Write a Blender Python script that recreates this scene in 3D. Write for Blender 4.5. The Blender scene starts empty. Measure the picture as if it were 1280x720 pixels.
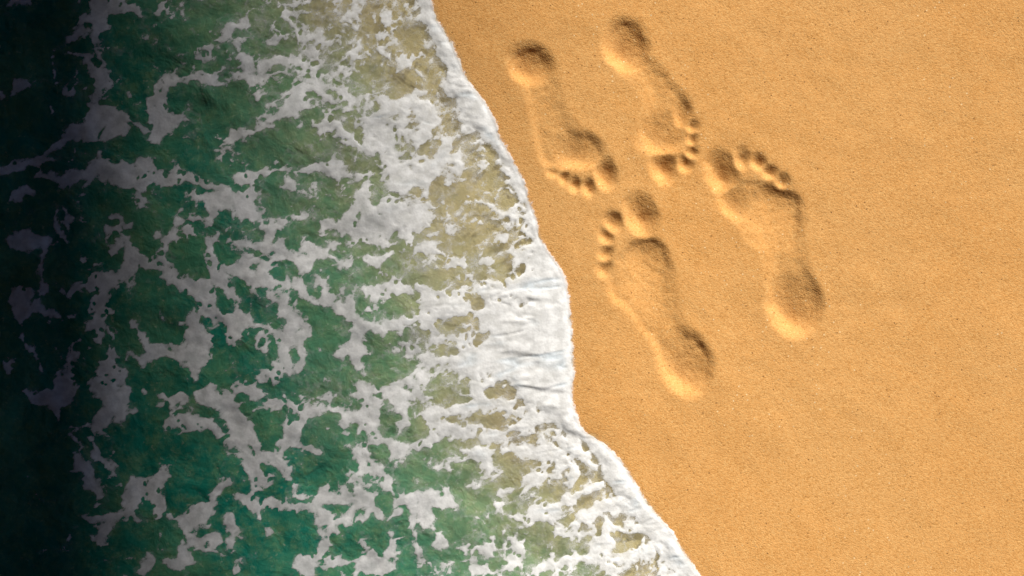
import bpy, math
import numpy as np
from mathutils import Vector

sc = bpy.context.scene
COL = sc.collection
R = math.radians
# ------------------------------------------------------------------ plan of the beach
# The ground plan is drawn in millimetres, x to the right, y DOWN from the upper edge
# of the piece of beach (one millimetre per unit);  world = (x/1000, (720-y)/1000).

# ------------------------------------------------------------------ noise
def _lat(seed):
    return np.random.RandomState(seed).rand(256, 256).astype(np.float32)
_cache = {}
def vnoise(x, y, scale, seed):
    if seed not in _cache: _cache[seed] = _lat(seed)
    L = _cache[seed]
    u = x / scale; v = y / scale
    iu = np.floor(u).astype(int); iv = np.floor(v).astype(int)
    fu = u - iu; fv = v - iv
    fu = fu*fu*fu*(fu*(fu*6-15)+10); fv = fv*fv*fv*(fv*(fv*6-15)+10)
    a = L[iu & 255, iv & 255]; b = L[(iu+1) & 255, iv & 255]
    c = L[iu & 255, (iv+1) & 255]; d = L[(iu+1) & 255, (iv+1) & 255]
    return (a*(1-fu)+b*fu)*(1-fv) + (c*(1-fu)+d*fu)*fv
def fbm(x, y, scale, seed, octv=4, gain=0.5):
    t = 0; a = 1.0; n = 0
    for k in range(octv):
        ang = 0.6*k + 0.3
        xr = x*math.cos(ang) - y*math.sin(ang); yr = x*math.sin(ang) + y*math.cos(ang)
        t = t + a*(vnoise(xr + 911, yr + 377, scale, seed+k)*2-1); n += a
        a *= gain; scale *= 0.5
    return t/n*1.6
def worley(x, y, scale, seed):
    rs = np.random.RandomState(seed); J = rs.rand(64, 64, 2)
    u = x/scale; v = y/scale
    iu = np.floor(u).astype(int); iv = np.floor(v).astype(int)
    f1 = np.full(u.shape, 9.0); f2 = np.full(u.shape, 9.0)
    for di in (-1, 0, 1):
        for dj in (-1, 0, 1):
            ci = iu+di; cj = iv+dj
            j = J[ci & 63, cj & 63]
            d = np.hypot(ci + j[..., 0] - u, cj + j[..., 1] - v)
            f2 = np.where(d < f1, f1, np.minimum(f2, d)); f1 = np.minimum(f1, d)
    return f1, f2
def sstep(a, b, x):
    t = np.clip((x-a)/(b-a), 0, 1); return t*t*(3-2*t)
def seg_field(X, Y, pts, out, x0, y0, pitch):
    """max over a stroke of (radius - distance); only near the stroke"""
    if len(pts) == 1: pts = [pts[0], (pts[0][0]+0.01, pts[0][1], pts[0][2])]
    for (ax, ay, ar), (bx, by, br) in zip(pts[:-1], pts[1:]):
        m = max(ar, br) + 30
        i0 = max(0, int((min(ax, bx)-m-x0)/pitch)); i1 = min(X.shape[1], int((max(ax, bx)+m-x0)/pitch)+1)
        j0 = max(0, int((min(ay, by)-m-y0)/pitch)); j1 = min(X.shape[0], int((max(ay, by)+m-y0)/pitch)+1)
        if i1 <= i0 or j1 <= j0: continue
        xs = X[j0:j1, i0:i1]; ys = Y[j0:j1, i0:i1]
        dx = bx-ax; dy = by-ay; L2 = dx*dx+dy*dy
        t = np.clip(((xs-ax)*dx+(ys-ay)*dy)/L2, 0, 1)
        d = np.hypot(xs-ax-t*dx, ys-ay-t*dy)
        np.maximum(out[j0:j1, i0:i1], ar+t*(br-ar)-d, out=out[j0:j1, i0:i1])

# ------------------------------------------------------------------ the shoreline
SHORE = [(-3000, -80), (-2500, 60), (-1800, -60), (-1300, 180), (-900, 260), (-600, 400), (-350, 430), (-200, 500), (-90, 515), (0, 538), (25, 545), (50, 562),
         (75, 573), (105, 586), (125, 604), (150, 618), (170, 624), (200, 640), (225, 655), (250, 661), (275, 671),
         (290, 673), (310, 681), (335, 700), (360, 709), (390, 713), (430, 716), (465, 718), (490, 715), (520, 718),
         (540, 729), (552, 752), (580, 780), (610, 797), (635, 815), (660, 835), (690, 855), (720, 875),
         (770, 905), (850, 925), (950, 1000), (1100, 1040), (1300, 1160), (1700, 1250), (2300, 1420), (3200, 1480), (4000, 1600)]
SY = np.array([p[0] for p in SHORE], float); SX = np.array([p[1] for p in SHORE], float)
def shore_x(y):
    s = (np.interp(y-5, SY, SX) + np.interp(y, SY, SX) + np.interp(y+5, SY, SX))/3
    return s
WID = [(-400, 18), (0, 15), (50, 21), (90, 24), (120, 34), (150, 36), (175, 16), (230, 12), (285, 13), (310, 18), (345, 34), (385, 56),
       (430, 75), (480, 60), (520, 36), (545, 20), (580, 28), (615, 34), (650, 30), (700, 25), (760, 22), (1100, 20)]
WY = np.array([p[0] for p in WID], float); WW = np.array([p[1] for p in WID], float)
def sea_dist(x, y):                      # millimetres seaward of the shoreline (negative on land)
    return (shore_x(y) - x)*0.9
def ground_z(x, y):                      # metres, without footprints
    D = sea_dist(x, y)/1000.0
    land = 0.0016 + 0.012*np.minimum(np.maximum(-D, 0), 4.0)
    sea = -3.0*(1-np.exp(-0.13*np.maximum(D, 0)/3.0)) + 0.0016*np.exp(-np.maximum(D, 0)/0.01)
    z = np.where(D > 0, sea, land)
    near = 1.0/(1.0 + ((x-640)**2 + (y-360)**2)/4e6)
    z = z + near*(0.0009*fbm(x, y, 170, 3, 3) + 0.00055*fbm(x, y, 38, 13, 3))*sstep(0.0, 0.03, np.abs(D))
    return z
def water_z(x, y):
    D = sea_dist(x, y)
    a = sstep(0, 250, D)
    return 0.0012 + a*(0.006*fbm(x + 0.4*y, y, 130, 41, 3) + 0.0018*fbm(x, y, 40, 47, 3))

# ------------------------------------------------------------------ footprints (traced outlines)
def tr(ox, oy, s, pts):
    return [(ox+p[0]/s, oy+p[1]/s) + tuple(p[2:]) for p in pts]
FEET = []
# each: sole outline, depth points (x, y, mm), toes (x, y, rx, ry, angle, depth), heel and ball centres
FEET.append(dict(o=(620, 0, 2.768),
    sole=[(120, 157), (158, 168), (187, 195), (198, 232), (206, 268), (216, 310), (232, 360), (255, 405), (280, 440), (290, 452), (335, 466), (366, 505),
          (372, 545), (350, 562), (330, 575), (290, 584), (230, 584), (185, 576), (158, 560), (142, 532), (132, 470), (122, 400), (108, 345), (92, 305), (62, 268), (44, 235), (50, 195), (80, 167)],
    dep=[(115, 195, 10), (140, 215, 10), (115, 260, 6), (140, 330, 3.2), (165, 420, 3.0), (180, 520, 4.2), (290, 490, 7.5), (330, 520, 8.5), (260, 555, 7.5), (200, 560, 6)],
    toes=[(378, 600, 36, 54, -12, 11), (320, 650, 22, 28, -10, 8.5), (273, 640, 20, 25, -15, 7.5), (236, 613, 18, 23, -20, 6.5), (198, 592, 22, 24, -35, 6)],
    bowls=[(120, 222, 84, 74, 20, 10), (285, 520, 95, 66, 12, 7.5), (215, 560, 60, 34, 10, 3)],
    soft=[(205, 300, 70), (225, 350, 70), (255, 410, 60)],
    heel=(118, 215), ball=(290, 520)))
FEET.append(dict(o=(620, 0, 2.768),
    sole=[(440, 68), (478, 82), (505, 118), (522, 165), (528, 195), (560, 228), (605, 285), (648, 328), (676, 372), (676, 402), (655, 430), (645, 470), (632, 505),
          (600, 528), (560, 540), (525, 520), (503, 480), (498, 430), (512, 400), (520, 360), (500, 310), (465, 270), (425, 245), (395, 215), (375, 170), (375, 120), (400, 82)],
    dep=[(450, 110, 9), (470, 160, 9.5), (420, 170, 7.5), (450, 220, 5), (520, 260, 3), (580, 330, 3.2), (640, 390, 5.5), (600, 460, 8), (540, 490, 8), (630, 440, 8), (560, 420, 5)],
    toes=[(582, 582, 42, 53, -20, 12), (652, 566, 24, 28, -40, 8.5), (674, 523, 22, 23, -60, 7), (677, 480, 23, 20, -80, 6.5), (682, 436, 22, 24, 0, 6)],
    bowls=[(450, 158, 80, 98, -22, 10.5), (575, 465, 88, 78, -20, 7), (645, 385, 36, 60, -5, 5)],
    soft=[(470, 280, 80), (510, 350, 70)],
    heel=(450, 150), ball=(580, 470)))
FEET.append(dict(o=(720, 230, 2.571),
    sole=[(215, 172), (262, 172), (292, 192), (300, 235), (308, 290), (316, 350), (326, 410), (352, 455), (392, 490), (425, 535), (440, 590), (428, 640), (392, 672),
          (345, 668), (305, 640), (276, 590), (262, 545), (235, 500), (200, 455), (150, 400), (108, 365), (98, 335), (115, 290), (135, 240), (165, 200)],
    dep=[(385, 560, 10.5), (370, 620, 10), (330, 530, 6.5), (330, 600, 7), (290, 480, 3.2), (240, 420, 3.0), (200, 340, 3.2), (270, 330, 3.6), (280, 220, 8), (220, 200, 8), (160, 260, 6.5), (130, 340, 4.5)],
    toes=[(208, 102, 45, 64, -18, 12), (121, 124, 26, 31, -25, 8.5), (95, 168, 22, 25, -20, 7.5), (95, 219, 23, 25, 0, 7), (93, 272, 24, 29, 10, 6.5)],
    bowls=[(352, 572, 86, 112, -20, 10.5), (222, 285, 88, 118, -8, 7), (140, 330, 40, 50, 0, 2)],
    soft=[(315, 320, 50), (322, 390, 50), (345, 450, 40)],
    heel=(355, 575), ball=(215, 230)))
FEET.append(dict(o=(860, 160, 2.571),
    sole=[(120, 195), (165, 172), (205, 165), (250, 185), (300, 204), (335, 208), (358, 232), (363, 290), (362, 345), (374, 400), (386, 460), (412, 500), (430, 555),
          (425, 610), (400, 648), (350, 662), (302, 640), (270, 595), (255, 540), (252, 480), (240, 420), (222, 370), (190, 328), (145, 300), (110, 262), (100, 220)],
    dep=[(380, 540, 11), (360, 610, 10), (310, 580, 7.5), (310, 520, 6), (320, 420, 3.2), (280, 350, 2.8), (320, 280, 4), (240, 260, 4.2), (250, 205, 8.5), (320, 230, 8.5), (180, 200, 8.5), (140, 250, 7.5)],
    toes=[(107, 146, 44, 66, -20, 12), (175, 98, 24, 36, -8, 7), (223, 110, 23, 27, -25, 8), (261, 144, 23, 23, -40, 7), (301, 171, 23, 25, -45, 6.5)],
    bowls=[(342, 568, 90, 104, -15, 13), (268, 285, 104, 112, -14, 7), (140, 235, 46, 66, -28, 5)],
    soft=[(235, 420, 90), (200, 340, 60), (372, 400, 45)],
    heel=(345, 570), ball=(240, 230)))

def poly_sd(X, Y, P):                    # positive inside
    P = np.array(P); n = len(P)
    # round the outline a little (Chaikin)
    for _ in range(2):
        Q = np.roll(P, -1, 0); P = np.stack([0.75*P+0.25*Q, 0.25*P+0.75*Q], 1).reshape(-1, 2)
    n = len(P); d = np.full(X.shape, 1e9); ins = np.zeros(X.shape, bool)
    for k in range(n):
        ax, ay = P[k]; bx, by = P[(k+1) % n]
        dx = bx-ax; dy = by-ay
        t = np.clip(((X-ax)*dx+(Y-ay)*dy)/(dx*dx+dy*dy+1e-9), 0, 1)
        d = np.minimum(d, np.hypot(X-ax-t*dx, Y-ay-t*dy))
        c = ((ay > Y) != (by > Y)) & (X < (bx-ax)*(Y-ay)/(by-ay+1e-12)+ax)
        ins ^= c
    return np.where(ins, d, -d)

def bowl(x, y, cx, cy, rx, ry, an, h, off, way=(-0.5, 0.866)):
    """a hollow pushed in slantwise: its deepest point lies off centre, towards lower left"""
    a = R(an); u = ((x-cx)*math.cos(a)+(y-cy)*math.sin(a))/rx; v = (-(x-cx)*math.sin(a)+(y-cy)*math.cos(a))/ry
    dx, dy = way
    au = off*(dx*math.cos(a)+dy*math.sin(a)); av = off*(-dx*math.sin(a)+dy*math.cos(a))
    pu = u-au; pv = v-av
    A = pu*pu+pv*pv+1e-9; B = au*pu+av*pv; Cc = au*au+av*av-1
    k = (-B+np.sqrt(np.maximum(B*B-A*Cc, 0)))/A          # how far to the ellipse along this ray
    t = np.where(k > 0, 1/np.maximum(k, 1e-6), 9)
    g = 0.6*np.clip(1.10-np.sqrt(t*t+0.06), 0, 1)/0.855 + 0.4*(1-sstep(0.0, 1.1, t))
    return h*g, (1-np.sqrt(u*u+v*v))*min(rx, ry)

def foot_fields(X, Y):
    """height change in mm, footprint id (0..3 or -1), part id per point"""
    dz = np.zeros(X.shape); fid = np.full(X.shape, -1); pid = np.full(X.shape, -1)
    wx = X + 1.2*fbm(X, Y, 16, 61, 3, 0.4); wy = Y + 1.2*fbm(X, Y, 16, 71, 3, 0.4)
    for k, F in enumerate(FEET):
        ox, oy, s = F['o']
        sole = tr(ox, oy, s, F['sole']); dep = tr(ox, oy, s, F['dep'])
        xs = [p[0] for p in sole] + [ox+t[0]/s for t in F['toes']]; ys = [p[1] for p in sole] + [oy+t[1]/s for t in F['toes']]
        jj = (Y[:, 0] > min(ys)-40) & (Y[:, 0] < max(ys)+40); ii = (X[0] > min(xs)-40) & (X[0] < max(xs)+40)
        if not jj.any() or not ii.any(): continue
        sl = np.ix_(jj, ii); x = wx[sl]; y = wy[sl]
        sd = poly_sd(x, y, sole)
        flat = 2.9*(1+0.2*fbm(x, y, 22, 81, 3))
        wide = np.zeros(x.shape)
        for (px, py, pr) in F.get('soft', []): wide = np.maximum(wide, np.exp(-((x-ox-px/s)**2+(y-oy-py/s)**2)/(pr/s)**2))
        best = flat*sstep(-3.2-3*wide, 8.5+14*wide, sd)
        sdm = sd.copy()
        for nb, (ex, ey, rx, ry, an, h) in enumerate(F['bowls']):
            q = (0.42, (-0.1, -0.99)) if nb == 1 and k > 1 else (0.46,)
            mm = min(rx, ry)/s*(0.02 if len(q) == 1 else 0.0)      # the far side runs out gently past the outline
            b, tsd = bowl(x, y, ox+ex/s-0.5*mm, oy+ey/s+0.86*mm, rx/s+0.75*mm, ry/s+0.75*mm, an, h*1.05, *q)
            best = best + b; sdm = np.maximum(sdm, tsd)
        hx, hy = ox+F['heel'][0]/s, oy+F['heel'][1]/s; bx, by = ox+F['ball'][0]/s, oy+F['ball'][1]/s
        t = ((x-hx)*(bx-hx)+(y-hy)*(by-hy))/((bx-hx)**2+(by-hy)**2)
        part = np.where(t < 0.27, 0, np.where(t > 0.68, 2, 1))
        for q, (tx, ty, rx, ry, an, h) in enumerate(F['toes']):
            big = 1.05 if q == 0 else 0.98
            b, tsd = bowl(x, y, ox+tx/s, oy+ty/s, 1.2*rx/s, 1.2*ry/s, an, h*big, 0.28)
            m = b > best
            part = np.where(m, 3+q, part)
            best = np.maximum(best, b) + 0.18*np.minimum(best, b)*0
            sdm = np.maximum(sdm, tsd)
        rim = 0.35*np.exp(-((sdm+4.5)/4.2)**2)*(0.65+0.5*fbm(x, y, 30, 91, 2)) + 0.2*np.exp(-((sdm+10)/7.0)**2)
        rim = rim*np.where(sdm < 3, 1, 0)
        d = -best + rim*np.exp(-best*1.2)
        inside = best > 0.55
        dz[sl] += d
        f = fid[sl]; p = pid[sl]
        f[inside] = k; p[inside] = part[inside]
        fid[sl] = f; pid[sl] = p
    return dz, fid, pid

# ------------------------------------------------------------------ mesh helpers
def link(name, me, mat, parent=None):
    o = bpy.data.objects.new(name, me); COL.objects.link(o)
    if mat: me.materials.append(mat)
    if parent: o.parent = parent
    return o
def grid_mesh(name, V, fmask=None, N=None, attrs=None, origin=(0, 0, 0)):
    """V: (rows, cols, 3); faces kept where fmask"""
    nj, ni = V.shape[:2]
    idx = np.arange(nj*ni).reshape(nj, ni)
    q = np.stack([idx[:-1, :-1], idx[:-1, 1:], idx[1:, 1:], idx[1:, :-1]], -1)
    q = q[fmask] if fmask is not None else q.reshape(-1, 4)
    used = np.unique(q); remap = np.full(nj*ni, -1); remap[used] = np.arange(len(used))
    q = remap[q]; P = (V.reshape(-1, 3)[used] - np.array(origin)).astype(np.float32)
    # orient upward
    a = P[q[0, 1]]-P[q[0, 0]]; b = P[q[0, 2]]-P[q[0, 0]]
    if a[0]*b[1]-a[1]*b[0] < 0: q = q[:, ::-1]
    me = bpy.data.meshes.new(name)
    me.vertices.add(len(P)); me.vertices.foreach_set('co', P.ravel())
    me.loops.add(q.size); me.loops.foreach_set('vertex_index', q.ravel().astype(np.int32))
    me.polygons.add(len(q)); me.polygons.foreach_set('loop_start', np.arange(0, q.size, 4, dtype=np.int32))
    me.polygons.foreach_set('use_smooth', np.ones(len(q), bool))
    me.update(calc_edges=True)
    for k, arr in (attrs or {}).items():
        at = me.attributes.new(k, 'FLOAT', 'POINT'); at.data.foreach_set('value', arr.reshape(-1)[used].astype(np.float32))
    if N is not None:
        me.normals_split_custom_set_from_vertices(N.reshape(-1, 3)[used].astype(np.float32))
    return me
def height_normals(xw, yw, Z):
    gy, gx = np.gradient(Z, yw, xw)
    n = np.stack([-gx, -gy, np.ones_like(Z)], -1)
    return n/np.linalg.norm(n, axis=-1, keepdims=True)
def tag(o, label=None, cat=None, group=None, kind=None):
    if label: o['label'] = label
    if cat: o['category'] = cat
    if group: o['group'] = group
    if kind: o['kind'] = kind
    return o
def spread(a, b, step, far, grow=1.18):          # even spacing from a to b, then growing out to +-far
    core = np.arange(a, b, step); lo = []; hi = []
    s = step; p = a
    while p > -far: s *= grow; p -= s; lo.append(p)
    s = step; p = core[-1]
    while p < far: s *= grow; p += s; hi.append(p)
    return np.concatenate([lo[::-1], core, hi])
def refine(a, b, step, c, d, step2, far):
    core = np.concatenate([np.arange(a, c, step), np.arange(c, d, step2), np.arange(d, b, step)])
    base = spread(a, b, step, far)
    return np.concatenate([base[base < a-1e-6], core, base[base >= b]])

# ------------------------------------------------------------------ node helper
class NT:
    def __init__(s, name):
        s.mat = bpy.data.materials.new(name); s.mat.use_nodes = True
        s.t = s.mat.node_tree; s.t.nodes.clear()
        s.out = s.n('ShaderNodeOutputMaterial')
    def n(s, typ, **kw):
        nd = s.t.nodes.new(typ)
        for k, v in kw.items(): setattr(nd, k, v)
        return nd
    def l(s, a, b): s.t.links.new(a, b)
    def set(s, sock, v):
        if hasattr(v, 'is_linked'): s.l(v, sock)
        else: sock.default_value = v
    def math(s, op, a, b=None, clamp=False):
        m = s.n('ShaderNodeMath', operation=op, use_clamp=clamp); s.set(m.inputs[0], a)
        if b is not None: s.set(m.inputs[1], b)
        return m.outputs[0]
    def rng(s, v, a, b, c=0.0, d=1.0, smooth=True):
        m = s.n('ShaderNodeMapRange'); m.interpolation_type = 'SMOOTHSTEP' if smooth else 'LINEAR'
        s.set(m.inputs[0], v)
        for i, q in enumerate((a, b, c, d)): s.set(m.inputs[1+i], q)
        return m.outputs[0]
    def noise(s, scale, detail=3, rough=0.5, vec=None, dist=0):
        m = s.n('ShaderNodeTexNoise'); m.inputs['Scale'].default_value = scale; m.inputs['Detail'].default_value = detail
        m.inputs['Roughness'].default_value = rough; m.inputs['Distortion'].default_value = dist
        s.l(vec if vec else s.pos(), m.inputs['Vector']); return m.outputs['Fac']
    def voro(s, scale, feature='F1', vec=None):
        m = s.n('ShaderNodeTexVoronoi', feature=feature); m.inputs['Scale'].default_value = scale
        s.l(vec if vec else s.pos(), m.inputs['Vector']); return m
    def pos(s):
        if not hasattr(s, '_p'): s._p = s.n('ShaderNodeNewGeometry')
        return s._p.outputs['Position']
    def attr(s, name):
        a = s.n('ShaderNodeAttribute'); a.attribute_name = name; return a.outputs['Fac']
    def mix(s, f, a, b, mode='MIX'):
        m = s.n('ShaderNodeMix', data_type='RGBA', blend_type=mode)
        s.set(m.inputs[0], f); s.set(m.inputs[6], a); s.set(m.inputs[7], b); return m.outputs[2]
    def bump(s, h, dist, strength=1.0, nrm=None):
        b = s.n('ShaderNodeBump'); b.inputs['Strength'].default_value = strength; b.inputs['Distance'].default_value = dist
        s.l(h, b.inputs['Height'])
        if nrm: s.l(nrm, b.inputs['Normal'])
        return b.outputs['Normal']
def C(r, g, b): return (r, g, b, 1.0)

# ------------------------------------------------------------------ materials
def sand_material():
    m = NT('beach_sand')
    big = m.noise(3.2, 4, 0.55); mid = m.noise(28, 4, 0.6); fine = m.noise(330, 3, 0.65)
    grain = m.voro(620); spark = m.voro(240)
    col = m.mix(m.rng(big, 0.35, 0.68), C(0.672, 0.346, 0.110), C(0.695, 0.376, 0.130))
    col = m.mix(m.math('MULTIPLY', m.rng(mid, 0.42, 0.72), 0.25), col, C(0.60, 0.285, 0.072))
    sep = m.n('ShaderNodeSeparateColor'); m.l(grain.outputs['Color'], sep.inputs[0])
    g = sep.outputs[0]
    col = m.mix(m.rng(g, 0.55, 1.0, 0, 0.42), col, C(0.82, 0.52, 0.21))
    col = m.mix(m.rng(g, 0.24, 0.0, 0, 0.48), col, C(0.40, 0.17, 0.035))
    sep2 = m.n('ShaderNodeSeparateColor'); m.l(spark.outputs['Color'], sep2.inputs[0])
    core = m.rng(spark.outputs['Distance'], 0.34, 0.12)
    col = m.mix(m.math('MULTIPLY', m.math('MULTIPLY', m.rng(sep2.outputs[1], 0.955, 0.97), core), 0.75), col, C(0.16, 0.065, 0.02))
    col = m.mix(m.math('MULTIPLY', m.math('MULTIPLY', m.rng(sep2.outputs[2], 0.965, 0.98), core), 0.7), col, C(0.88, 0.70, 0.42))
    wet = m.attr('wet')
    wcol = m.mix(m.rng(mid, 0.35, 0.7), C(0.72, 0.60, 0.36), C(0.62, 0.51, 0.30))
    col = m.mix(wet, col, wcol)
    h = m.math('ADD', m.math('MULTIPLY', fine, 1.0), m.math('MULTIPLY', grain.outputs['Distance'], -0.55))
    h = m.math('ADD', h, m.math('MULTIPLY', m.noise(120, 2, 0.5), 0.35))
    nrm = m.bump(h, 0.0009, 0.6)
    p = m.n('ShaderNodeBsdfPrincipled')
    m.l(col, p.inputs['Base Color']); p.inputs['Roughness'].default_value = 0.9; p.inputs['Diffuse Roughness'].default_value = 0.3
    p.inputs['Specular IOR Level'].default_value = 0.2
    m.l(nrm, p.inputs['Normal']); m.l(p.outputs[0], m.out.inputs[0])
    return m.mat

def water_material():
    m = NT('sea_water')
    dep = m.attr('depth'); d = m.attr('offshore')
    murk = m.math('SUBTRACT', 1.0, m.math('POWER', 2.718, m.math('MULTIPLY', dep, -55.0)))
    n1 = m.noise(7.5, 4, 0.6, dist=0.6); n2 = m.noise(30, 4, 0.65); n3 = m.noise(140, 2, 0.6)
    shallow = m.mix(m.rng(n2, 0.35, 0.7), C(0.70, 0.60, 0.37), C(0.54, 0.48, 0.28))
    olive = m.mix(m.rng(n2, 0.38, 0.68), C(0.175, 0.335, 0.185), C(0.235, 0.36, 0.20))
    green = m.mix(m.rng(n1, 0.40, 0.64), C(0.014, 0.235, 0.170), C(0.085, 0.305, 0.175))
    green = m.mix(m.math('MULTIPLY', m.rng(n2, 0.5, 0.75), 0.4), green, C(0.19, 0.32, 0.13))
    dd = m.math('ADD', d, m.math('MULTIPLY', m.math('SUBTRACT', n1, 0.5), 0.22))
    col = m.mix(m.rng(dd, 0.05, 0.23), shallow, olive)
    col = m.mix(m.rng(dd, 0.16, 0.39), col, green)
    n4 = m.noise(60, 5, 0.7)
    col = m.mix(m.math('MULTIPLY', m.rng(n4, 0.40, 0.70), 0.38), col, m.mix(m.rng(dd, 0.05, 0.3), C(0.78, 0.70, 0.47), C(0.24, 0.42, 0.21)))
    fl = m.math('MULTIPLY', m.rng(n3, 0.62, 0.74), m.rng(n2, 0.42, 0.6))
    col = m.mix(m.math('MULTIPLY', fl, 0.5), col, C(0.55, 0.58, 0.42))
    sp = m.math('MULTIPLY', m.rng(m.noise(330, 3, 0.65), 0.57, 0.68), m.rng(n4, 0.44, 0.6))
    col = m.mix(m.math('MULTIPLY', sp, m.rng(dd, 0.34, 0.04, 0.12, 0.75)), col, C(0.85, 0.85, 0.80))
    h = m.math('ADD', m.math('MULTIPLY', m.noise(22, 3, 0.5, dist=0.8), 1.0), m.math('MULTIPLY', m.noise(75, 3, 0.55, dist=0.5), 0.35))
    nrm = m.bump(h, 0.008, 0.6)
    p = m.n('ShaderNodeBsdfPrincipled'); m.l(col, p.inputs['Base Color']); p.inputs['Roughness'].default_value = 0.12
    p.inputs['IOR'].default_value = 1.33; m.l(nrm, p.inputs['Normal'])
    tr_ = m.n('ShaderNodeBsdfTransparent'); tr_.inputs[0].default_value = C(0.93, 0.96, 0.90)
    mx = m.n('ShaderNodeMixShader')
    f = m.math('MAXIMUM', murk, 0.3)
    m.l(f, mx.inputs[0]); m.l(tr_.outputs[0], mx.inputs[1]); m.l(p.outputs[0], mx.inputs[2])
    m.l(mx.outputs[0], m.out.inputs[0]); return m.mat

def foam_material():
    m = NT('sea_foam')
    a = m.attr('cover'); thick = m.attr('body')
    n1 = m.noise(260, 3, 0.6); n2 = m.noise(85, 4, 0.6)
    bub = m.voro(330)
    n0 = m.noise(620, 2, 0.6)
    e = m.math('ADD', a, m.math('MULTIPLY', m.math('SUBTRACT', n1, 0.5), 1.1))
    e = m.math('ADD', e, m.math('MULTIPLY', m.math('SUBTRACT', n0, 0.5), 0.8))
    e = m.math('ADD', e, m.math('MULTIPLY', m.math('SUBTRACT', n2, 0.5), 0.55))
    cov = m.rng(e, 0.28, 0.68)
    veil = m.math('ADD', m.math('MULTIPLY', m.rng(thick, 0.0, 0.9), 0.42), m.math('MULTIPLY', n2, 0.18))
    alpha = m.math('MULTIPLY', cov, m.math('ADD', m.rng(n2, 0.35, 0.65, 0.28, 0.46), veil), True)
    fm = m.math('MULTIPLY', m.attr('film'), m.rng(m.noise(48, 6, 0.72, dist=0.4), 0.40, 0.68, 0.0, 0.62))
    fm = m.math('MULTIPLY', fm, m.rng(n0, 0.36, 0.62, 0.45, 1.0))
    alpha = m.math('MAXIMUM', alpha, fm)
    col = m.mix(n2, C(0.84, 0.85, 0.87), C(0.90, 0.90, 0.91))
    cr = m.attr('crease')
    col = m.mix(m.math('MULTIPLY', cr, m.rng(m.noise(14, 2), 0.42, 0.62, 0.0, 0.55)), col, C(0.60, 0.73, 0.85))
    h = m.math('ADD', m.math('MULTIPLY', n2, 1.0), m.math('MULTIPLY', bub.outputs['Distance'], -0.25))
    h = m.math('ADD', h, m.math('MULTIPLY', n1, 0.3))
    nrm = m.bump(h, 0.0014, 0.28)
    p = m.n('ShaderNodeBsdfPrincipled'); m.l(col, p.inputs['Base Color']); p.inputs['Roughness'].default_value = 0.7
    p.inputs['Specular IOR Level'].default_value = 0.25
    m.l(nrm, p.inputs['Normal']); m.l(alpha, p.inputs['Alpha'])
    m.l(p.outputs[0], m.out.inputs[0]); return m.mat

def timber_material():
    m = NT('blocker_timber')
    co = m.n('ShaderNodeMapping'); co.inputs['Scale'].default_value = (1, 14, 14); m.l(m.pos(), co.inputs[0])
    n = m.noise(2.5, 5, 0.6, vec=co.outputs[0])
    col = m.mix(n, C(0.010, 0.008, 0.007), C(0.026, 0.022, 0.018))  # near-black, so the added blocker bounces little light back
    p = m.n('ShaderNodeBsdfPrincipled'); m.l(col, p.inputs['Base Color']); p.inputs['Roughness'].default_value = 0.85
    m.l(m.bump(n, 0.01), p.inputs['Normal']); m.l(p.outputs[0], m.out.inputs[0]); return m.mat

M_SAND = sand_material(); M_WATER = water_material(); M_FOAM = foam_material(); M_WOOD = timber_material()

# ------------------------------------------------------------------ sand and footprints
FARMM = 400000.0
gx = refine(-420, 1720, 10, 600, 1062, 1.25, FARMM)
gy = refine(-420, 1150, 10, -2, 520, 1.25, FARMM)
X, Y = np.meshgrid(gx, gy)
dz, fid, pid = foot_fields(X, Y)
def soften(A, sig):
    k = np.arange(-7, 8); g = np.exp(-0.5*(k/sig)**2); g /= g.sum()
    for ax in (0, 1): A = sum(w_*np.roll(A, int(i), ax) for i, w_ in zip(k, g))
    return A
dz = 0.9*soften(dz, 1.35)                     # loose sand slumps: no sharp steps
Z = ground_z(X, Y) + dz/1000.0 + np.where(fid >= 0, 0.00022*fbm(X, Y, 7, 131, 2), 0)
XW = gx/1000.0; YW = (720-gy)/1000.0
V = np.stack([X/1000.0, (720-Y)/1000.0, Z], -1)
Nn = height_normals(XW, YW, Z)
Dsea = sea_dist(X, Y)
wet = sstep(-3, 10, Dsea)
ff = fid[:-1, :-1]; fp = pid[:-1, :-1]
me = grid_mesh('sand', V, ff < 0, Nn, {'wet': wet})
tag(link('sand', me, M_SAND), 'smooth orange beach sand, damp and olive under the shallow wave', None, None, 'structure')

LABELS = ['bare footprint with toes pointing down, closest to the foam edge, heel at upper left',
          'bare footprint with toes pointing down, heel nearest the top edge of the photo',
          'bare footprint with toes pointing up, below the others, heel nearest the bottom',
          'bare footprint with toes pointing up, farthest to the right and from the foam']
PART = ['heel_print', 'arch_print', 'ball_print', 'big_toe_print', 'toe_print', 'toe_print', 'toe_print', 'toe_print']
for k, F in enumerate(FEET):
    ox, oy, s = F['o']
    cx = ox + (F['heel'][0]+F['ball'][0])/2/s; cy = oy + (F['heel'][1]+F['ball'][1])/2/s
    base = (cx/1000, (720-cy)/1000, float(ground_z(np.array([cx]), np.array([cy]))[0]))
    e = bpy.data.objects.new('footprint', None); COL.objects.link(e); e.location = base; e.empty_display_size = 0.05
    tag(e, LABELS[k], 'footprint', 'bare footprints pressed into the sand')
    for q, pn in enumerate(PART):
        mk = (ff == k) & (fp == q)
        if mk.sum() < 5: continue
        link(pn, grid_mesh(pn, V, mk, Nn, {'wet': wet}, base), M_SAND, e)

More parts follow.
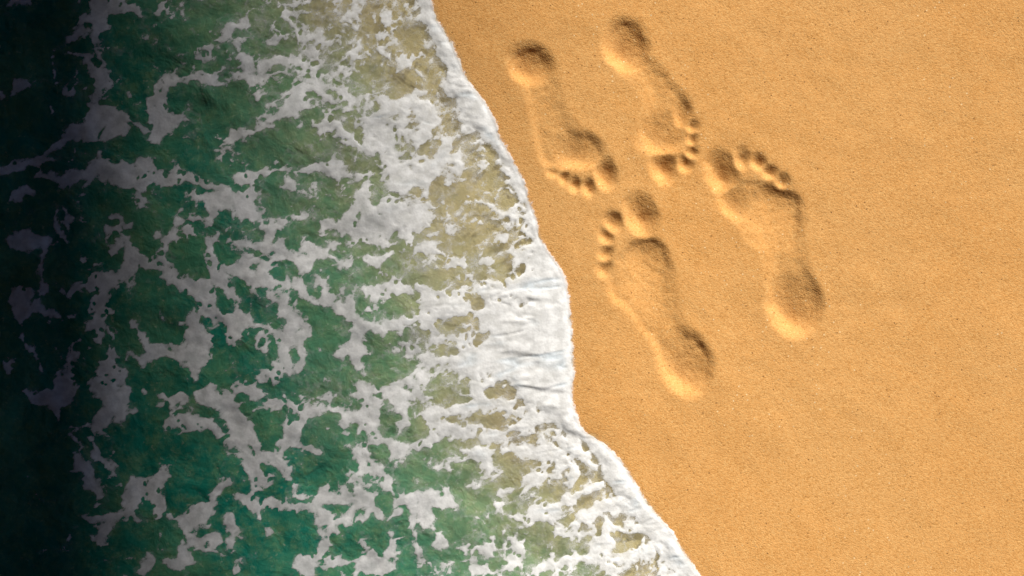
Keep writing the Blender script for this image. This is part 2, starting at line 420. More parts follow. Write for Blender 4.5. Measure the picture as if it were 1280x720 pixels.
# ------------------------------------------------------------------ water
D1 = np.concatenate([np.arange(-2, 1300, 6), 1300+np.cumsum(6*1.15**np.arange(1, 62))])
D1 = D1[D1 < FARMM]
wy = spread(-330, 1050, 6, FARMM, 1.16)
DD, YY = np.meshgrid(D1, wy)
XX = shore_x(YY) - DD/0.9
WZ = water_z(XX, YY); far = 1.0/(1+(DD/3000.0)**2); WZ = 0.0012+(WZ-0.0012)*far
GZ = ground_z(XX, YY)
Vw = np.stack([XX/1000, (720-YY)/1000, WZ], -1)
me = grid_mesh('water', Vw, None, None, {'depth': np.maximum(WZ-GZ, 0), 'offshore': DD/1000.0})
tag(link('water', me, M_WATER), 'green shallow sea water turning olive and clear at the shore', None, None, 'structure')

# ------------------------------------------------------------------ foam (traced streaks and patches, then roughened)
TILE = {'A': (0, 0, 3), 'B': (300, 0, 3), 'C': (0, 240, 3), 'D': (300, 240, 3), 'E': (0, 480, 3), 'F': (300, 480, 3),
        'R': (480, 240, 2.77), 'S': (600, 460, 2.768), 'Q': (480, 0, 2.77)}
FOAM = '''
A 370,0,45 380,60,45 385,110,35 365,160,20 370,200,15 400,260,10
A 420,20,40 500,40,22 570,45,28 600,20,25 610,0,20
A 340,80,40 290,130,35 250,140,12
A 600,30,10 650,55,6
A 240,165,8 200,185,8 190,230,8 210,300,12 240,340,20 280,350,15 290,300,12 270,255,8
A 310,215,8 340,250,28 380,300,25 425,325,4
A 320,320,6 360,385,5
A 830,300,25 780,295,28 720,295,20 660,290,20 620,320,25 585,360,40 600,410,45 620,460,40 590,510,30 575,530,10
A 640,430,25 690,455,14 745,465,8
A 540,480,15 480,470,20 420,450,45 370,430,45 350,480,45 290,480,40 230,540,25 180,570,15
A 400,500,40 460,490,30
A 350,400,20
A 0,640,40 80,610,35 160,590,25 230,600,10
A 150,660,35 250,670,35 350,660,35 400,610,25 370,560,15
A 400,640,45 480,660,45 560,630,35 640,640,25 690,660,25
A 560,670,40 650,680,25 720,690,20 800,700,15 860,715,10
A 70,330,40 120,310,25 160,300,12
A 70,330,30 30,380,20 0,350,30
A 60,0,40 20,40,25
A 60,0,30 110,5,20
A 190,390,12 200,430,10
A 920,60,12 910,100,22 870,95,12 860,140,12 820,165,8 780,210,16 760,220,12
A 870,150,6 890,175,5
A 710,75,10
A 800,100,6 830,120,5
A 900,210,12 940,240,14
A 860,275,8 900,280,12 960,290,16
A 850,408,10 885,410,8
A 910,410,6 960,390,5
A 830,470,10 850,495,8
A 800,610,3 810,555,6 850,525,10 900,505,15 960,500,18
A 900,670,25 940,655,25 960,650,20
A 520,160,5 550,150,5 590,130,5
A 510,200,4 520,230,5
A 500,305,9
B 0,60,15 15,90,20 25,120,8
B 60,80,12 110,65,18 150,60,10 180,70,22 200,90,15 210,150,5
B 240,55,6 300,65,8 360,85,8 420,110,14 470,125,14 510,165,12 550,195,14 600,190,10 640,240,14 690,285,12 720,290,6
B 100,240,18 130,215,22 180,215,25 225,220,22
B 160,260,15 200,255,15
B 0,215,8 45,245,10
B 20,290,14 60,295,10 90,280,6
B 270,130,8 310,150,8 350,150,8
B 400,180,10 430,200,14 420,235,12
B 430,200,8 440,160,8
B 550,0,8 540,40,10 600,60,12 650,80,10 700,85,10
B 430,60,8 440,30,6
B 200,0,6 230,20,8 240,50,5
B 70,365,6 120,350,12 180,350,14 230,310,14 220,380,40 190,420,35 140,440,20 100,465,12 50,500,15 20,510,12
B 220,390,30 240,420,25
B 250,330,18 290,335,20 330,360,20 360,380,10
B 400,330,16 420,370,12 410,410,8 440,420,8
B 480,340,12 470,390,10
B 270,470,14 300,490,16 350,490,20 400,520,14 450,545,16 500,570,18
B 0,660,25 60,640,18 140,630,20 220,625,20 290,625,20 350,630,30 380,600,18
B 370,650,20 430,660,10 490,660,15
B 480,480,30 510,500,45 540,550,35 560,590,30
B 520,460,25 560,420,25 540,370,18
B 560,420,25 600,400,25 640,370,25 690,420,35 720,440,30 690,500,30 670,540,20
B 610,450,25 600,400,25
B 640,370,20 650,350,20 720,350,15
B 700,640,40 760,600,35 790,560,25
B 760,600,30 820,610,25
B 730,660,30 650,680,30 600,650,30 560,640,35 540,680,20
B 600,700,25 780,680,15
B 560,640,30 640,620,20 700,640,30
B 200,690,12
B 490,715,20
C 240,60,18 220,60,16 205,100,10 225,160,12 245,205,5
C 240,60,15 260,90,15 265,140,12
C 120,0,40 60,20,30 100,60,20
C 500,0,12 545,10,10 550,60,8
C 420,100,12 450,95,12 475,125,14
C 400,150,10 440,150,12 470,190,12 490,240,25 520,260,25 460,300,20 440,340,25 380,340,40 320,360,25 260,375,15
C 440,200,10 410,240,10
C 300,260,8 350,265,12
C 540,270,15 600,295,12 640,335,22 690,355,25 750,360,30 770,330,8
C 750,360,28 770,400,35 760,450,30 820,460,25 880,465,30 940,470,30
C 880,480,30 880,510,30 890,545,25
C 650,160,20 620,200,20 600,240,20 610,260,20 640,300,12
C 570,165,8 640,170,8
C 680,110,20 690,90,15 740,90,10 800,70,22
C 720,160,18 690,180,8
C 700,20,12 760,25,12 820,30,30 870,40,40 920,70,35 940,20,30
C 860,170,10 900,190,18 950,205,10
C 820,155,10 800,190,8 790,230,14 800,280,20 830,320,25 860,370,20 890,400,12
C 850,280,15 900,270,20 940,300,20 950,350,12
C 380,390,25 370,440,20 380,500,20 370,550,18
C 400,450,12 450,470,5
C 400,500,10 430,560,12 480,600,14 540,630,14 580,600,20 560,570,12 520,530,16 510,500,14
C 580,580,18 640,600,14 690,610,18 740,550,40
C 740,510,30 740,550,40 750,600,35 720,650,25 730,690,15
C 740,510,25 730,470,20 690,490,10 640,490,12 605,470,8
C 420,600,20 400,670,35 450,690,30
C 290,560,12 270,620,15 260,690,25
C 380,500,12 330,490,12 310,540,10 290,560,10
C 90,190,60 160,190,25 150,280,20 150,350,20
C 60,380,50 80,450,50 130,420,30 180,450,15 210,460,18
C 90,540,30 130,600,20 160,660,15
C 40,640,40
D 20,10,30 20,50,35 60,150,20 100,150,25 120,120,20 170,100,18 200,80,15 250,95,12 300,115,15 360,125,15 420,110,35 420,70,35 460,30,35
D 500,90,45 480,140,40 540,190,30 520,240,30 480,260,20
D 500,90,40 560,140,30 620,100,15
D 560,120,30 600,50,25
D 0,180,10 50,220,15 90,205,15 140,200,20 150,230,18 100,250,25 50,270,25 20,260,25
D 100,250,15 100,290,15
D 20,270,20 20,300,20 60,310,20 110,320,10
D 240,210,12 280,230,10 340,245,12 380,270,10 410,280,8
D 190,240,10 210,270,20 240,290,14 270,260,16 280,235,10
D 160,340,10 100,340,12 30,340,12
D 220,340,12 240,380,10 270,410,6
D 300,345,12 320,400,16 360,420,14 400,460,25 440,480,25 450,540,22 440,580,25 400,590,20 370,620,10
D 440,590,18 460,640,12 485,680,8
D 470,470,12 490,510,10 530,540,8
D 40,370,8 110,380,12 150,400,20 170,450,30 200,500,35 180,540,35 130,520,30 90,490,30 40,470,25 0,455,20
D 230,540,18 180,590,20 160,640,15 200,650,14 235,640,8
D 220,600,15 225,560,15
D 80,560,15 60,600,10
D 250,500,10 280,560,8 305,580,6
D 90,690,20 130,680,12
D 460,350,12 500,380,18 540,370,10 570,350,15 560,320,10
D 570,350,15 600,370,15 640,355,12 690,350,15
D 385,385,5 420,430,6 480,500,6 520,530,6
D 580,485,20 630,490,25 680,440,30 700,400,35
D 590,545,12 620,580,14 680,610,12
D 560,490,14 550,510,10
D 700,620,16 720,640,12
D 600,690,16 650,670,14 700,690,14
E 370,20,30 400,40,40 440,80,45 460,120,30
E 480,40,30 440,80,30 390,130,25 350,170,10
E 470,110,20 500,100,12
E 110,20,30 150,50,40 200,60,40 250,20,50
E 200,70,30 220,130,20
E 330,210,10 370,270,18 400,310,15 440,350,10
E 300,290,20 340,340,18 360,390,22 380,420,10
E 500,370,25 530,400,30 480,430,25 470,470,20 420,500,20 350,510,20
E 420,500,15 390,550,25 370,580,20
E 600,300,12 590,330,14 570,380,12 580,430,25 600,460,20 560,500,8
E 590,330,10 630,320,12 620,350,8
E 540,400,20 580,430,20
E 600,460,14 640,485,8 690,500,10 730,500,25 710,525,14
E 730,500,25 750,470,25 800,430,18 820,375,18 850,385,8
E 640,70,10 670,50,22
E 630,130,20 670,150,25 720,140,22 770,130,14 810,180,8
E 590,75,5
E 800,15,10 760,40,10 800,60,20 850,50,25 870,110,35 900,180,30 930,210,25 920,270,20 940,320,18 950,390,20
E 900,10,16 950,40,12
E 940,150,8 900,120,8
E 860,220,8 900,200,8
E 900,430,8 930,460,12 945,430,8
E 860,510,6 875,550,10 855,600,12
E 875,550,6 940,555,5
E 750,590,12 720,580,14 690,610,12 690,650,20 670,680,14 620,655,10
E 550,655,14 520,690,14
E 790,590,12
E 660,540,6
F 0,10,15 60,35,14 110,60,12
F 0,150,12 20,200,20 50,260,25 40,300,25 60,340,20 50,390,20
F 60,340,16 90,360,15
F 50,270,20 100,270,15 140,270,22 160,310,16
F 140,270,14 170,220,12 210,180,15 230,140,12 240,110,12 200,70,10
F 180,150,6 215,165,8
F 240,110,12 300,100,14 340,100,12 330,55,14 350,40,10
F 340,100,12 380,115,16 430,120,20 480,120,35 490,160,25 510,190,10
F 480,120,30 490,80,25 500,60,25 460,20,25
F 500,60,20 550,50,25 600,30,25 640,60,14
F 600,30,20 670,30,20
F 440,130,15 450,200,10
F 390,170,5 385,130,5
F 240,230,10 280,240,10 310,260,8
F 430,255,12 450,290,18 455,340,18
F 455,345,12 400,355,10
F 470,260,6 500,300,10 540,345,14 575,400,12 600,420,14
F 510,210,12 560,215,20 600,240,25 640,210,20 680,210,25 730,180,28 760,160,25 800,170,22 850,190,20
F 600,90,16 610,150,20 600,230,20
F 700,150,15 720,130,20
F 740,110,12 800,90,14 860,80,14 920,75,14 960,70,14
F 850,250,14 890,260,14 920,290,18 940,330,18 945,370,12
F 585,490,8 600,470,14
F 600,420,15 650,420,20 700,420,30 690,460,35 690,510,16
F 700,420,28 740,430,25 770,440,15 800,460,16 820,465,5
F 770,440,8 770,390,8
F 660,460,20 650,490,12 645,560,10 660,620,8 670,660,4
F 720,550,6 745,580,5
F 290,470,15 310,430,20 350,435,18 420,445,18 480,440,20 500,460,16 470,500,10
F 500,460,10 530,480,8 545,497,4
F 310,430,10 300,390,10
F 430,400,10 450,430,10
F 470,500,8 460,550,10 465,600,8
F 130,450,8 180,465,8 240,465,10 270,480,10 310,500,8 350,520,10 390,520,10 405,500,8
F 190,370,8 210,410,8 245,425,8
F 350,520,8 330,570,12 330,610,12 290,640,14 240,680,20 250,705,15
F 330,630,10 340,660,12 390,660,8
F 20,450,12 50,440,8 75,510,14 90,540,8
F 50,440,8 130,450,8
F 565,560,6 560,620,8 530,660,30 520,690,30 450,680,14
F 530,680,25 550,690,20
F 860,610,8 900,610,10 950,625,14
F 880,695,14 940,690,14
F 920,560,10 945,585,12
F 770,595,8 800,595,6
F 850,540,8
F 870,335,8 900,350,6
R 100,200,30 160,230,10
R 20,60,35 80,120,45 120,80,40
R 130,200,30 220,250,30 300,280,20 380,240,18
R 120,320,30 250,345,30 400,330,40 480,330,40 560,310,40
R 150,390,45 260,410,45 380,390,50 460,370,30 470,430,40 600,390,40
R 130,450,40 300,430,40 420,450,50 540,460,60
R 160,520,20 290,530,30 400,500,40 520,520,60
R 260,580,40 380,560,45 500,590,60
R 80,520,16 140,570,18 240,600,14
R 300,620,30 430,630,40 540,640,60 600,560,40
R 330,690,25 480,690,50 580,690,50
R 40,660,25 110,660,20 130,690,20
R 500,210,30 520,250,40
R 280,30,8 340,50,10 400,65,12 460,90,14 500,110,10
R 20,340,20 60,320,20 100,320,15
R 20,460,14 60,470,14 60,500,10
S 40,20,40 180,40,60 280,90,60 260,160,40
S 20,130,20 100,130,20 180,110,20
S 30,230,20 110,210,20 180,180,25 250,190,25
S 0,290,25 30,330,30 40,380,20 90,410,12
S 80,280,14 130,280,14 180,265,14 210,290,14 260,300,12
S 170,380,14 200,365,26 225,395,14
S 280,320,18 320,360,20 300,400,12
S 290,250,25 340,290,25 400,340,18 440,380,14
S 110,510,25 180,500,22 250,480,25 320,450,20 380,430,15 420,400,12
S 30,500,12 70,470,14 110,510,16
S 340,540,16 400,500,20 480,480,25 540,490,25
S 100,580,12 130,620,16 110,670,16
S 200,690,16 270,660,16 340,660,16 390,630,14 440,600,14
S 380,650,14 450,670,16 530,640,16 590,640,14
S 240,520,14 290,580,10 350,590,12
S 440,560,10 500,560,14 560,560,16
S 640,640,20 700,690,14
S 600,580,14 620,640,14
Q 300,330,40 340,370,36 300,440,22
Q 110,240,20 140,270,15
Q 30,180,18 60,190,8
Q 10,60,14 60,50,8
Q 120,70,12 150,80,10
Q 380,560,14 430,600,14 470,650,12
'''
HOLES = '''
B 138,250,8
B 182,245,8
A 345,100,7
A 610,620,20
A 270,590,35 310,570,38
A 420,570,25 490,560,45 530,540,35
R 20,290,24 80,285,22 150,285,20 210,310,24 290,315,22 330,285,12 400,265,20 450,260,22 480,275,10
R 200,160,20 270,190,28 310,220,18
R 310,180,25 370,130,26 460,130,24 480,95,16
R 290,366,7 312,374,6
R 470,382,12 520,378,14 570,370,12
R 220,460,14 260,455,18 310,455,10
R 180,472,10 205,465,8
R 330,515,8 355,495,8
R 85,505,14 140,500,13
R 170,560,9 195,535,14 240,545,10
R 0,590,40 60,590,38 110,605,28 150,605,10
R 170,612,10 220,612,12
R 180,700,38 240,670,32 290,680,24
R 340,648,9 380,630,7
R 370,705,14 430,690,14
R 88,682,12
R 122,645,9
R 20,410,32 70,390,32 115,355,12
R 50,230,16 90,225,14
R 140,240,12 195,245,14
R 110,165,9 135,160,8
S 30,100,14 70,88,18 100,85,10
S 135,135,15
S 15,180,20 60,165,20 95,170,12
S 200,146,12
S 200,215,22 245,205,20 240,250,22
S 110,255,10 150,240,14 190,250,12
S 100,340,40 150,340,30 230,330,14
S 100,380,24 130,390,20
S 200,430,28 260,420,14
S 20,430,26 50,420,20
S 100,470,24 160,470,22
S 310,490,14 370,470,20 440,440,18
S 30,550,24 90,535,24
S 170,565,16 210,555,18
S 250,540,12 310,560,14
S 170,640,32 220,640,28 330,610,24
S 80,620,26
S 490,540,12 450,530,12
S 400,590,16 430,550,12
S 480,610,14 550,590,12
S 640,690,14
D 660,545,20 640,550,18
D 790,200,36 850,200,36
'''
CELLS = '''
D 60,30 90,0 440,0 400,50 370,100 330,110 290,95 250,80 200,70 160,80 110,110 80,80
D 0,120 50,95 80,120 105,155 70,200 30,180 0,140
D 135,165 170,120 230,105 270,100 300,125 270,150 245,175 225,215 200,230 175,190 160,170
D 255,180 300,150 350,145 400,165 450,200 470,240 440,265 400,250 350,235 320,210 280,200
D 0,205 50,215 115,235 110,250 40,248 0,235
D 105,315 150,270 175,235 195,265 215,300 250,310 280,315 260,335 200,325
D 275,280 300,250 330,270 380,285 440,280 500,285 550,290 555,330 520,340 480,345 450,350 440,390 400,390 360,370 320,350 310,320 285,310
D 540,290 620,280 700,290 720,310 680,320 640,350 590,340 565,330
D 700,290 760,285 800,310 850,330 900,310 900,340 860,370 800,360 740,330
D 170,350 210,340 240,390 270,415 300,420 350,440 380,470 440,555 400,570 370,600 330,620 310,580 280,530 250,500 220,490 190,440 175,390
D 235,340 270,330 300,365 300,410 270,400 245,370
D 0,345 40,370 80,400 110,440 160,465 175,490 150,525 110,500 60,480 20,450 0,440
D 0,520 30,510 50,570 80,590 120,580 160,600 150,650 110,640 60,650 60,690 0,720
D 190,600 215,585 235,620 215,650 195,645
D 235,560 265,535 290,570 330,600 370,620 430,640 445,680 440,720 200,720 230,660 250,630
D 460,540 490,510 540,530 590,550 610,580 560,590 500,595 470,580
D 450,610 500,595 600,590 660,620 700,650 680,665 620,690 600,710 460,715 470,650
D 480,410 520,385 580,390 640,385 670,370 675,400 660,430 620,460 580,485 530,460 490,435
D 440,390 470,420 510,460 540,500 520,505 480,480 450,440
D 380,380 400,430 370,420 355,390
D 620,540 650,525 700,525 700,550 650,580
D 720,520 780,480 850,480 890,485 860,510 800,520 740,525
D 710,610 740,570 780,560 830,590 790,600 750,605 720,620
D 720,650 790,650 770,675 730,680
D 700,720 700,700 750,690 830,690 860,710 850,720
D 740,150 790,170 870,190 920,210 890,250 860,265 830,240 800,190
D 640,180 690,165 690,185 650,195
D 470,200 560,210 560,235 490,230
D 570,240 630,230 630,265 590,265
D 690,250 770,255 760,280 700,275
D 50,365 90,365 100,395 60,390
D 125,345 155,350 155,395 125,390
D 25,270 70,265 65,300 30,300
D 840,385 890,400 890,412 850,410
F 0,30 60,60 110,80 140,110 170,170 160,200 120,260 90,250 50,170 0,110
F 60,0 140,0 240,20 240,60 260,100 210,90 170,60 120,50 90,20
F 255,45 300,35 330,55 320,85 280,90 255,70
F 330,0 440,0 445,35 400,30 360,20
F 355,70 390,45 430,65 470,75 440,90 420,110 380,100
F 230,200 250,130 300,110 350,110 385,135 385,170 365,190 390,200 400,240 430,270 440,330 400,340 430,400 360,410 300,380 280,400 250,380 240,330 260,290 250,250 310,270 300,240 250,220
F 395,160 430,140 450,160 440,200 470,170 490,190 480,220 430,240 400,220
F 515,60 550,50 580,75 600,60 580,100 585,180 560,195 530,190 515,120
F 490,25 560,35 540,42 500,40
F 620,0 650,0 640,30 625,25
F 620,165 660,145 700,165 680,200 640,215 620,195
F 700,0 880,0 890,20 830,45 790,60 740,95 700,80 640,90 600,60 650,70 690,50
F 850,110 900,100 960,110 960,150 920,165 880,150
F 755,120 790,105 830,115 830,140 790,140
F 850,160 880,160 910,210 890,200
F 700,240 760,235 800,195 840,210 890,225 820,240 800,300 740,300 700,280
F 470,230 530,220 570,240 575,280 545,325 510,310 480,270
F 555,320 600,280 640,255 700,270 760,310 800,320 830,260 880,270 910,320 880,360 900,370 960,370 960,480 900,500 930,600 860,600 760,590 720,540 740,470 790,470 830,460 770,380 720,395 620,400 590,410 560,370
F 440,340 480,330 550,370 590,440 570,490 540,470 500,410 450,400
F 310,480 350,450 400,470 440,475 480,465 470,490 420,490 390,490 350,510
F 350,530 400,515 440,500 460,520 455,580 475,610 490,640 430,670 390,655 360,620 355,570
F 470,520 520,515 560,530 560,600 540,645 500,640 480,600
F 570,530 630,510 640,560 650,620 670,670 700,720 580,720 560,680 580,600
F 670,500 720,560 760,600 860,610 900,640 860,680 760,690 700,670 670,620 650,560
F 90,480 140,460 200,480 250,475 290,520 330,560 320,600 260,630 200,670 230,720 0,720 0,480 60,490 80,540 120,580 100,520
F 160,250 180,210 240,240 250,290 230,350 200,340 180,290
F 110,350 180,330 200,370 190,430 130,440 110,400
F 245,340 270,400 270,460 230,410 210,370
F 0,310 40,340 30,390 0,430
F 280,660 320,650 330,670 290,690
F 340,680 430,670 450,700 420,720 300,720
F 20,230 50,220 80,270 60,290 30,260
C 630,230 650,190 700,180 770,180 780,220 770,300 720,320 680,300 650,280
C 650,80 720,45 770,55 775,80 740,90 690,85
C 830,70 880,50 890,90 870,125 835,110
C 700,120 780,100 830,120 810,150 780,180 740,150 720,140
C 900,130 960,95 960,195 920,180
C 800,200 850,170 880,200 960,220 960,245 900,250 860,280 830,240
C 590,420 630,370 690,370 730,400 730,450 690,480 640,480 600,470
C 800,370 840,390 900,420 890,450 840,430 800,430
C 870,345 910,340 950,380 950,430 910,430
C 750,460 800,490 850,540 850,590 960,620 960,720 740,720 760,640 800,590 790,540 760,500
C 390,390 470,310 540,290 590,310 640,360 590,420 620,480 690,500 700,580 640,590 580,550 500,480 450,460
C 410,470 450,475 500,500 550,580 560,600 540,620 500,610 440,560
C 480,640 560,640 620,620 690,640 710,690 700,720 480,720
C 540,0 700,0 720,30 650,60 640,140 560,160 540,120 560,80
C 490,190 560,180 600,190 590,240 540,250 500,220
C 180,260 300,250 330,310 250,350 190,330
C 260,60 400,60 400,140 400,240 440,290 380,300 300,250 260,180
C 250,390 340,380 350,450 360,490 270,500 240,450
A 420,110 440,60 520,60 600,70 660,60 700,0 960,0 960,40 900,60 850,90 760,200 700,260 640,270 560,330 540,390 470,350 430,290 390,240 380,160
A 640,350 680,320 740,315 830,330 850,290 960,310 960,480 880,490 800,530 800,620 880,700 800,680 700,650 660,600 590,560 640,490 660,460 740,475 700,440 660,400
B 0,630 0,520 70,510 110,465 240,450 270,490 350,520 420,550 480,580 440,610 400,570 350,580 300,605 200,615 100,620 40,640
B 0,370 60,375 120,360 160,370 150,400 100,440 40,480 0,490
S 50,320 100,310 160,300 250,330 255,345 190,345 165,360 160,400 120,420 80,400 55,360
S 170,420 220,390 300,420 280,450 210,465 170,455
S 290,480 350,455 420,435 470,440 420,465 360,490 300,500
S 150,560 220,540 225,575 165,580
S 240,525 290,545 330,570 280,570 250,555
S 140,650 200,600 310,610 370,600 365,635 300,645 240,655 190,680 150,690
S 50,590 100,600 110,650 80,660 55,625
S 20,540 80,520 140,540 120,570 60,570 25,580
E 390,150 480,140 560,150 640,180 760,180 850,230 850,340 810,370 790,420 720,470 660,480 600,440 620,350 600,290 520,340 440,330 390,250
E 430,510 500,480 560,500 640,500 700,540 700,590 640,610 540,640 480,720 300,720 400,590
E 900,60 960,60 960,180 910,130
E 650,80 700,60 770,90 820,120 770,120 690,120
'''
def parse(txt):
    out = []
    for ln in txt.strip().splitlines():
        a = ln.split(); ox, oy, s = TILE[a[0]]
        out.append([(ox+float(p.split(',')[0])/s, oy+float(p.split(',')[1])/s, float(p.split(',')[2])/s) for p in a[1:]])
    return out
PITCH = 1.5
fx0, fy0 = -480.0, -300.0
fx = np.arange(fx0, 1060, PITCH); fy = np.arange(fy0, 1020, PITCH)
FX, FY = np.meshgrid(fx, fy)
WXp = FX + 4.5*fbm(FX, FY, 44, 201, 3) + 2.4*fbm(FX, FY, 13, 211, 3)
WYp = FY + 4.5*fbm(FX, FY, 44, 221, 3) + 2.4*fbm(FX, FY, 13, 231, 3)
D = sea_dist(FX, FY)
S = np.full(FX.shape, -30.0)
for st in parse(FOAM): seg_field(WXp, WYp, st, S, fx0, fy0, PITCH)
H = np.full(FX.shape, -30.0)
for st in parse(HOLES): seg_field(WXp, WYp, st, H, fx0, fy0, PITCH)
S = np.minimum(S + 3.2*sstep(120, 260, FX)*sstep(140, 260, FY + 0.5*FX), -H)
CX = FX + 3.2*fbm(FX, FY, 30, 251, 3) + 2.0*fbm(FX, FY, 9, 256, 2); CY = FY + 3.2*fbm(FX, FY, 30, 261, 3) + 2.0*fbm(FX, FY, 9, 266, 2)
CELL = np.full(FX.shape, -30.0)
for ln in CELLS.strip().splitlines():
    a = ln.split(); ox, oy, sc_ = TILE[a[0]]
    P = [(ox+float(p.split(',')[0])/sc_, oy+float(p.split(',')[1])/sc_) for p in a[1:]]
    xs = [p[0] for p in P]; ys = [p[1] for p in P]
    i0 = int((min(xs)-25-fx0)/PITCH); i1 = int((max(xs)+25-fx0)/PITCH)
    j0 = int((min(ys)-25-fy0)/PITCH); j1 = int((max(ys)+25-fy0)/PITCH)
    CELL[j0:j1, i0:i1] = np.maximum(CELL[j0:j1, i0:i1], poly_sd(CX[j0:j1, i0:i1], CY[j0:j1, i0:i1], P))
S = np.minimum(S, -CELL + 0.5)
# fine broken lace between the streaks, mostly close to the shore
f1, f2 = worley(WXp*0.8 + 0.25*WYp, WYp*1.25, 17, 301)
r1 = np.abs(fbm(WXp*0.75 + 0.3*WYp, WYp*1.15, 30, 311, 4)); r2 = np.abs(fbm(WXp, WYp*1.2, 15, 317, 3))
upper = sstep(340, 200, FY)
shore_w = sstep(430, 110, D)*(0.75+0.25*upper)
patchy = fbm(FX, FY, 60, 321, 3)
r3 = np.abs(fbm(WXp, WYp*1.1, 8, 319, 2))
lace = np.maximum(np.maximum(4.4 - 17*r1, 5.4 - 13*r2), 5.0 - 10*r3) + 3.6*patchy - 2*(f2-f1-0.2)
lacef = np.where(shore_w > 0, lace - 9*(1-shore_w), -30)
lacef = np.minimum(lacef, 5.0 - np.maximum(np.maximum(H, CELL), -6)*0.9)
# thin threads farther out
g1, g2 = worley(WXp*0.75 - 0.35*WYp, WYp + 0.3*WXp, 46, 331)
thread = 2.3 - 26*(g2-g1) + 5.0*fbm(FX, FY, 34, 341, 3) - 2.5
# beyond the traced piece: the same kind of network, procedural
q1, q2 = worley(WXp*0.8 - 0.4*WYp + 2.0*(WXp-FX), WYp*0.95 + 0.3*WXp + 2.0*(WYp-FY), 78, 351)
net = 11 - 46*(q2-q1) + 11*fbm(FX, FY, 90, 361, 3)
outd = np.maximum(np.maximum(-FX, 0), np.maximum(np.maximum(-FY, 0), np.maximum(FY-720, 0)))
netw = np.where(outd > 0, net - 2, -30)
gap = fbm(FX*0.6, FY*1.3, 26, 391, 4)
S = S - sstep(0.2, 0.9, gap)*6*sstep(330, 120, D)
f = np.maximum(np.maximum(S + 0.3 + 2.4*sstep(200, 380, FY) - 3.0*sstep(150, 60, FY)*sstep(350, 420, FX), np.minimum(lacef, 1.0 + 1.2*np.clip(patchy, -0.5, 1))), np.minimum(thread, 2.0) - 0.15*np.maximum(CELL, 0))
f = np.maximum(f, netw)
ridge = 1 - 2.2*np.abs(fbm(WXp*0.8+0.3*WYp, WYp, 17, 376, 4))
f = f + 2.2*fbm(FX, FY, 9, 371, 3, 0.65) + 2.0*fbm(FX, FY, 22, 381, 2) + 4.2*(np.minimum(ridge, 0.8)-0.28)*sstep(14, 2, np.abs(f))
p1, p2 = worley(WXp*1.1, WYp, 13, 377)
f = f - 10*sstep(0.34, 0.10, p1)*sstep(0.0, 0.35, fbm(FX, FY, 50, 379, 3))*sstep(26, 10, f) - 5.0*sstep(130, 10, FX)  # foam also thinned out at far left, standing in for deeper shade
# soft mottled gaps inside the foam nearer the shore
W = np.interp(FY, WY, WW)
wob = 2.0*fbm(FX, FY, 20, 401, 3) + 1.1*fbm(FX, FY, 6, 404, 2)
edge = D + 2.5 + wob
inner = W - D + 5.0*fbm(FX, FY, 24, 411, 3) + sstep(25, 60, W)*26*fbm(FX*0.25, FY*1.3, 26, 413, 3) + 2*fbm(FX, FY, 8, 412, 2)
bead = np.minimum(edge, inner)
f = np.where(D > -9, np.maximum(np.minimum(f, edge), bead), -30)
cover = sstep(-2.4, 5.5, f)
body = sstep(-1, 7, f)
beadp = np.where(bead > 0, np.sqrt(np.clip(np.minimum(edge/11, 1), 0, 1))*sstep(0, 30, inner), 0)
body = np.maximum(body, beadp)
Wz = water_z(FX, FY)
gz = ground_z(FX, FY)
surf = np.maximum(Wz, gz+0.0002)
lump = 0.6+0.4*fbm(FX*0.7, FY*1.5, 34, 421, 3)
nearsh = sstep(280, 40, D)
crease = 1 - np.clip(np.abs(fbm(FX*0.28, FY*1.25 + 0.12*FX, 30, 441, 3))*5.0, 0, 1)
thick = 0.0003 + sstep(-2, 14, f)*(0.0004+0.0011*nearsh)*np.clip(lump, 0.1, 1.6) - 0.0007*crease*nearsh*sstep(4, 14, f) + beadp*0.0023*(0.8+0.25*fbm(FX, FY, 34, 431, 2))
thick = thick*np.clip((f+3)/4, 0.15, 1)
FZ = surf + thick
Vf = np.stack([FX/1000, (720-FY)/1000, FZ], -1)
Nf = height_normals(fx/1000, (720-fy)/1000, FZ)
cmax = np.maximum(np.maximum(cover[:-1, :-1], cover[1:, :-1]), np.maximum(cover[:-1, 1:], cover[1:, 1:]))
film_ = sstep(-9, 1, f)*(0.35 + 0.65*sstep(380, 120, D))
keep = ((cmax > 0.10) | (film_[:-1, :-1] > 0.22)) & (D[:-1, :-1] > -9)
isbead = bead[:-1, :-1] > -1.5
film = sstep(-9, 1, f)*(0.35 + 0.65*sstep(380, 120, D))*sstep(-4, 6, D)
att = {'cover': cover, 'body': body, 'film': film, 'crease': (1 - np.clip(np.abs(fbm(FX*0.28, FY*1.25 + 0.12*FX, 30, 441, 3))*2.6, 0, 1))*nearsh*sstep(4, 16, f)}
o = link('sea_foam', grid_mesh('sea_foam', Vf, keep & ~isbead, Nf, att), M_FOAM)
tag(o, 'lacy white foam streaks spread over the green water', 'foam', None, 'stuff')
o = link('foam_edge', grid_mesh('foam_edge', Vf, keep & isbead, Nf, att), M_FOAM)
tag(o, 'thick white rim of foam where the wave meets the dry orange sand', 'foam', None, 'stuff')

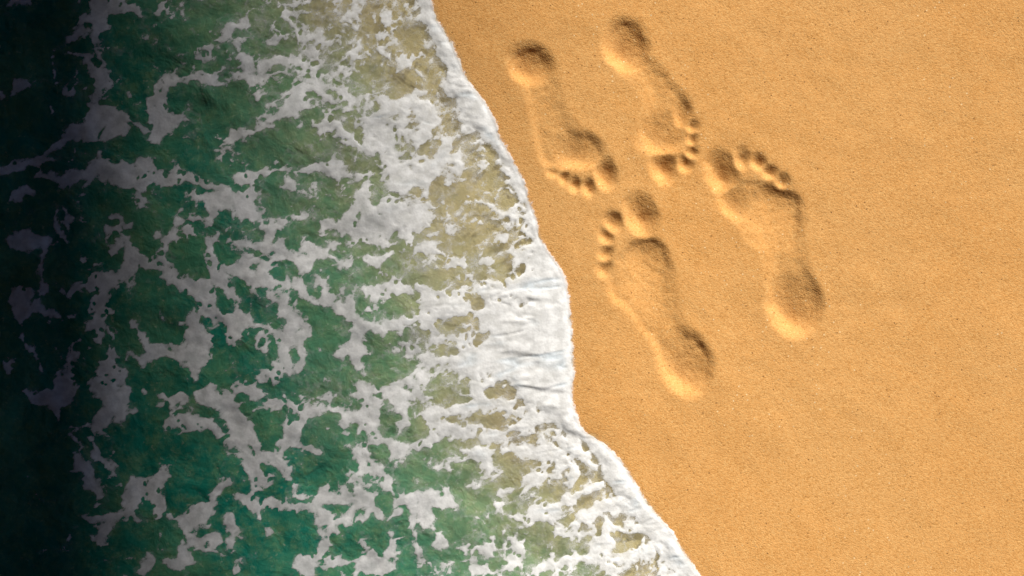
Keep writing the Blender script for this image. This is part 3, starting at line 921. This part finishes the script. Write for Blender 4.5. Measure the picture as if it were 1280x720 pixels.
# ------------------------------------------------------------------ sun, sky
EL, AZ = R(32), R(63)
sv = Vector((math.cos(EL)*math.cos(AZ), math.cos(EL)*math.sin(AZ), math.sin(EL)))
sun = bpy.data.lights.new('sun', 'SUN'); sun.energy = 5.0; sun.angle = R(3.0); sun.color = (1.0, 0.95, 0.86)
so = bpy.data.objects.new('sun', sun); COL.objects.link(so); so.location = sv*30
so.rotation_euler = (-sv).to_track_quat('-Z', 'Y').to_euler()
w = bpy.data.worlds.new('World'); sc.world = w; w.use_nodes = True
nt = w.node_tree; nt.nodes.clear()
sky = nt.nodes.new('ShaderNodeTexSky'); sky.sky_type = 'NISHITA'; sky.sun_disc = False
sky.sun_elevation = EL; sky.sun_rotation = R(90)-AZ; sky.dust_density = 0.0; sky.ozone_density = 0.2; sky.air_density = 0.22
bg = nt.nodes.new('ShaderNodeBackground'); bg.inputs[1].default_value = 0.05
ow = nt.nodes.new('ShaderNodeOutputWorld'); nt.links.new(sky.outputs[0], bg.inputs[0]); nt.links.new(bg.outputs[0], ow.inputs[0])

# ------------------------------------------------------------------ unseen timber blocker, added only to shade the left-hand water
def box(name, c, s, mat, parent):
    x, y, z = s[0]/2, s[1]/2, s[2]/2
    vs = [(a*x, b*y, d*z) for a in (-1, 1) for b in (-1, 1) for d in (-1, 1)]
    fs = [(0, 1, 3, 2), (4, 6, 7, 5), (0, 4, 5, 1), (2, 3, 7, 6), (0, 2, 6, 4), (1, 5, 7, 3)]
    me = bpy.data.meshes.new(name); me.from_pydata(vs, [], fs); me.update()
    o = link(name, me, mat, parent); o.location = c
    return o
HP = 6.0
SHADE_X = 0.455                                    # middle of the soft shadow edge on the water
edge_x = SHADE_X + HP*math.cos(AZ)/math.tan(EL)
sun_blocker = bpy.data.objects.new('sun_blocker', None); COL.objects.link(sun_blocker); sun_blocker.location = (0, 0, 0)
tag(sun_blocker, 'unseen dark timber blocker added high over the water to cast the shade on the left', 'sun_blocker')
PW = 40.0
box('blocker_deck', (edge_x-PW/2, 0, HP+0.1), (PW, 70, 0.2), M_WOOD, sun_blocker)
for k in range(5):
    box('blocker_beam', (edge_x-2.0-9*k, 0, HP-0.3), (0.35, 70, 0.595), M_WOOD, sun_blocker)
def blocker_pile(x, y):
    n = 14; vs = []; fs = []
    rr = [(-3.5, 0.24), (0.3, 0.23), (3, 0.21), (HP-0.6, 0.2)]
    for z, r in rr:
        for a in range(n): vs.append((r*math.cos(2*math.pi*a/n), r*math.sin(2*math.pi*a/n), z))
    for j in range(len(rr)-1):
        for a in range(n): fs.append((j*n+a, j*n+(a+1) % n, (j+1)*n+(a+1) % n, (j+1)*n+a))
    me = bpy.data.meshes.new('blocker_pile'); me.from_pydata(vs, [], fs); me.update()
    o = link('blocker_pile', me, M_WOOD, sun_blocker); o.location = (x, y, 0)
for k in range(1, 5):
    for y in (-24, -12, 12, 24): blocker_pile(edge_x-2.0-9*k, y)

# ------------------------------------------------------------------ camera
cam = bpy.data.cameras.new('camera'); cam.sensor_width = 36; cam.lens = 45; cam.clip_start = 0.05; cam.clip_end = 2000
co = bpy.data.objects.new('camera', cam); COL.objects.link(co); co.location = (0.64, 0.36, 1.6)
sc.camera = co
sc.view_settings.view_transform = 'Standard'; sc.view_settings.look = 'None'
sc.view_settings.exposure = 0.59; sc.view_settings.gamma = 1.0
sc.cycles.transparent_max_bounces = 12
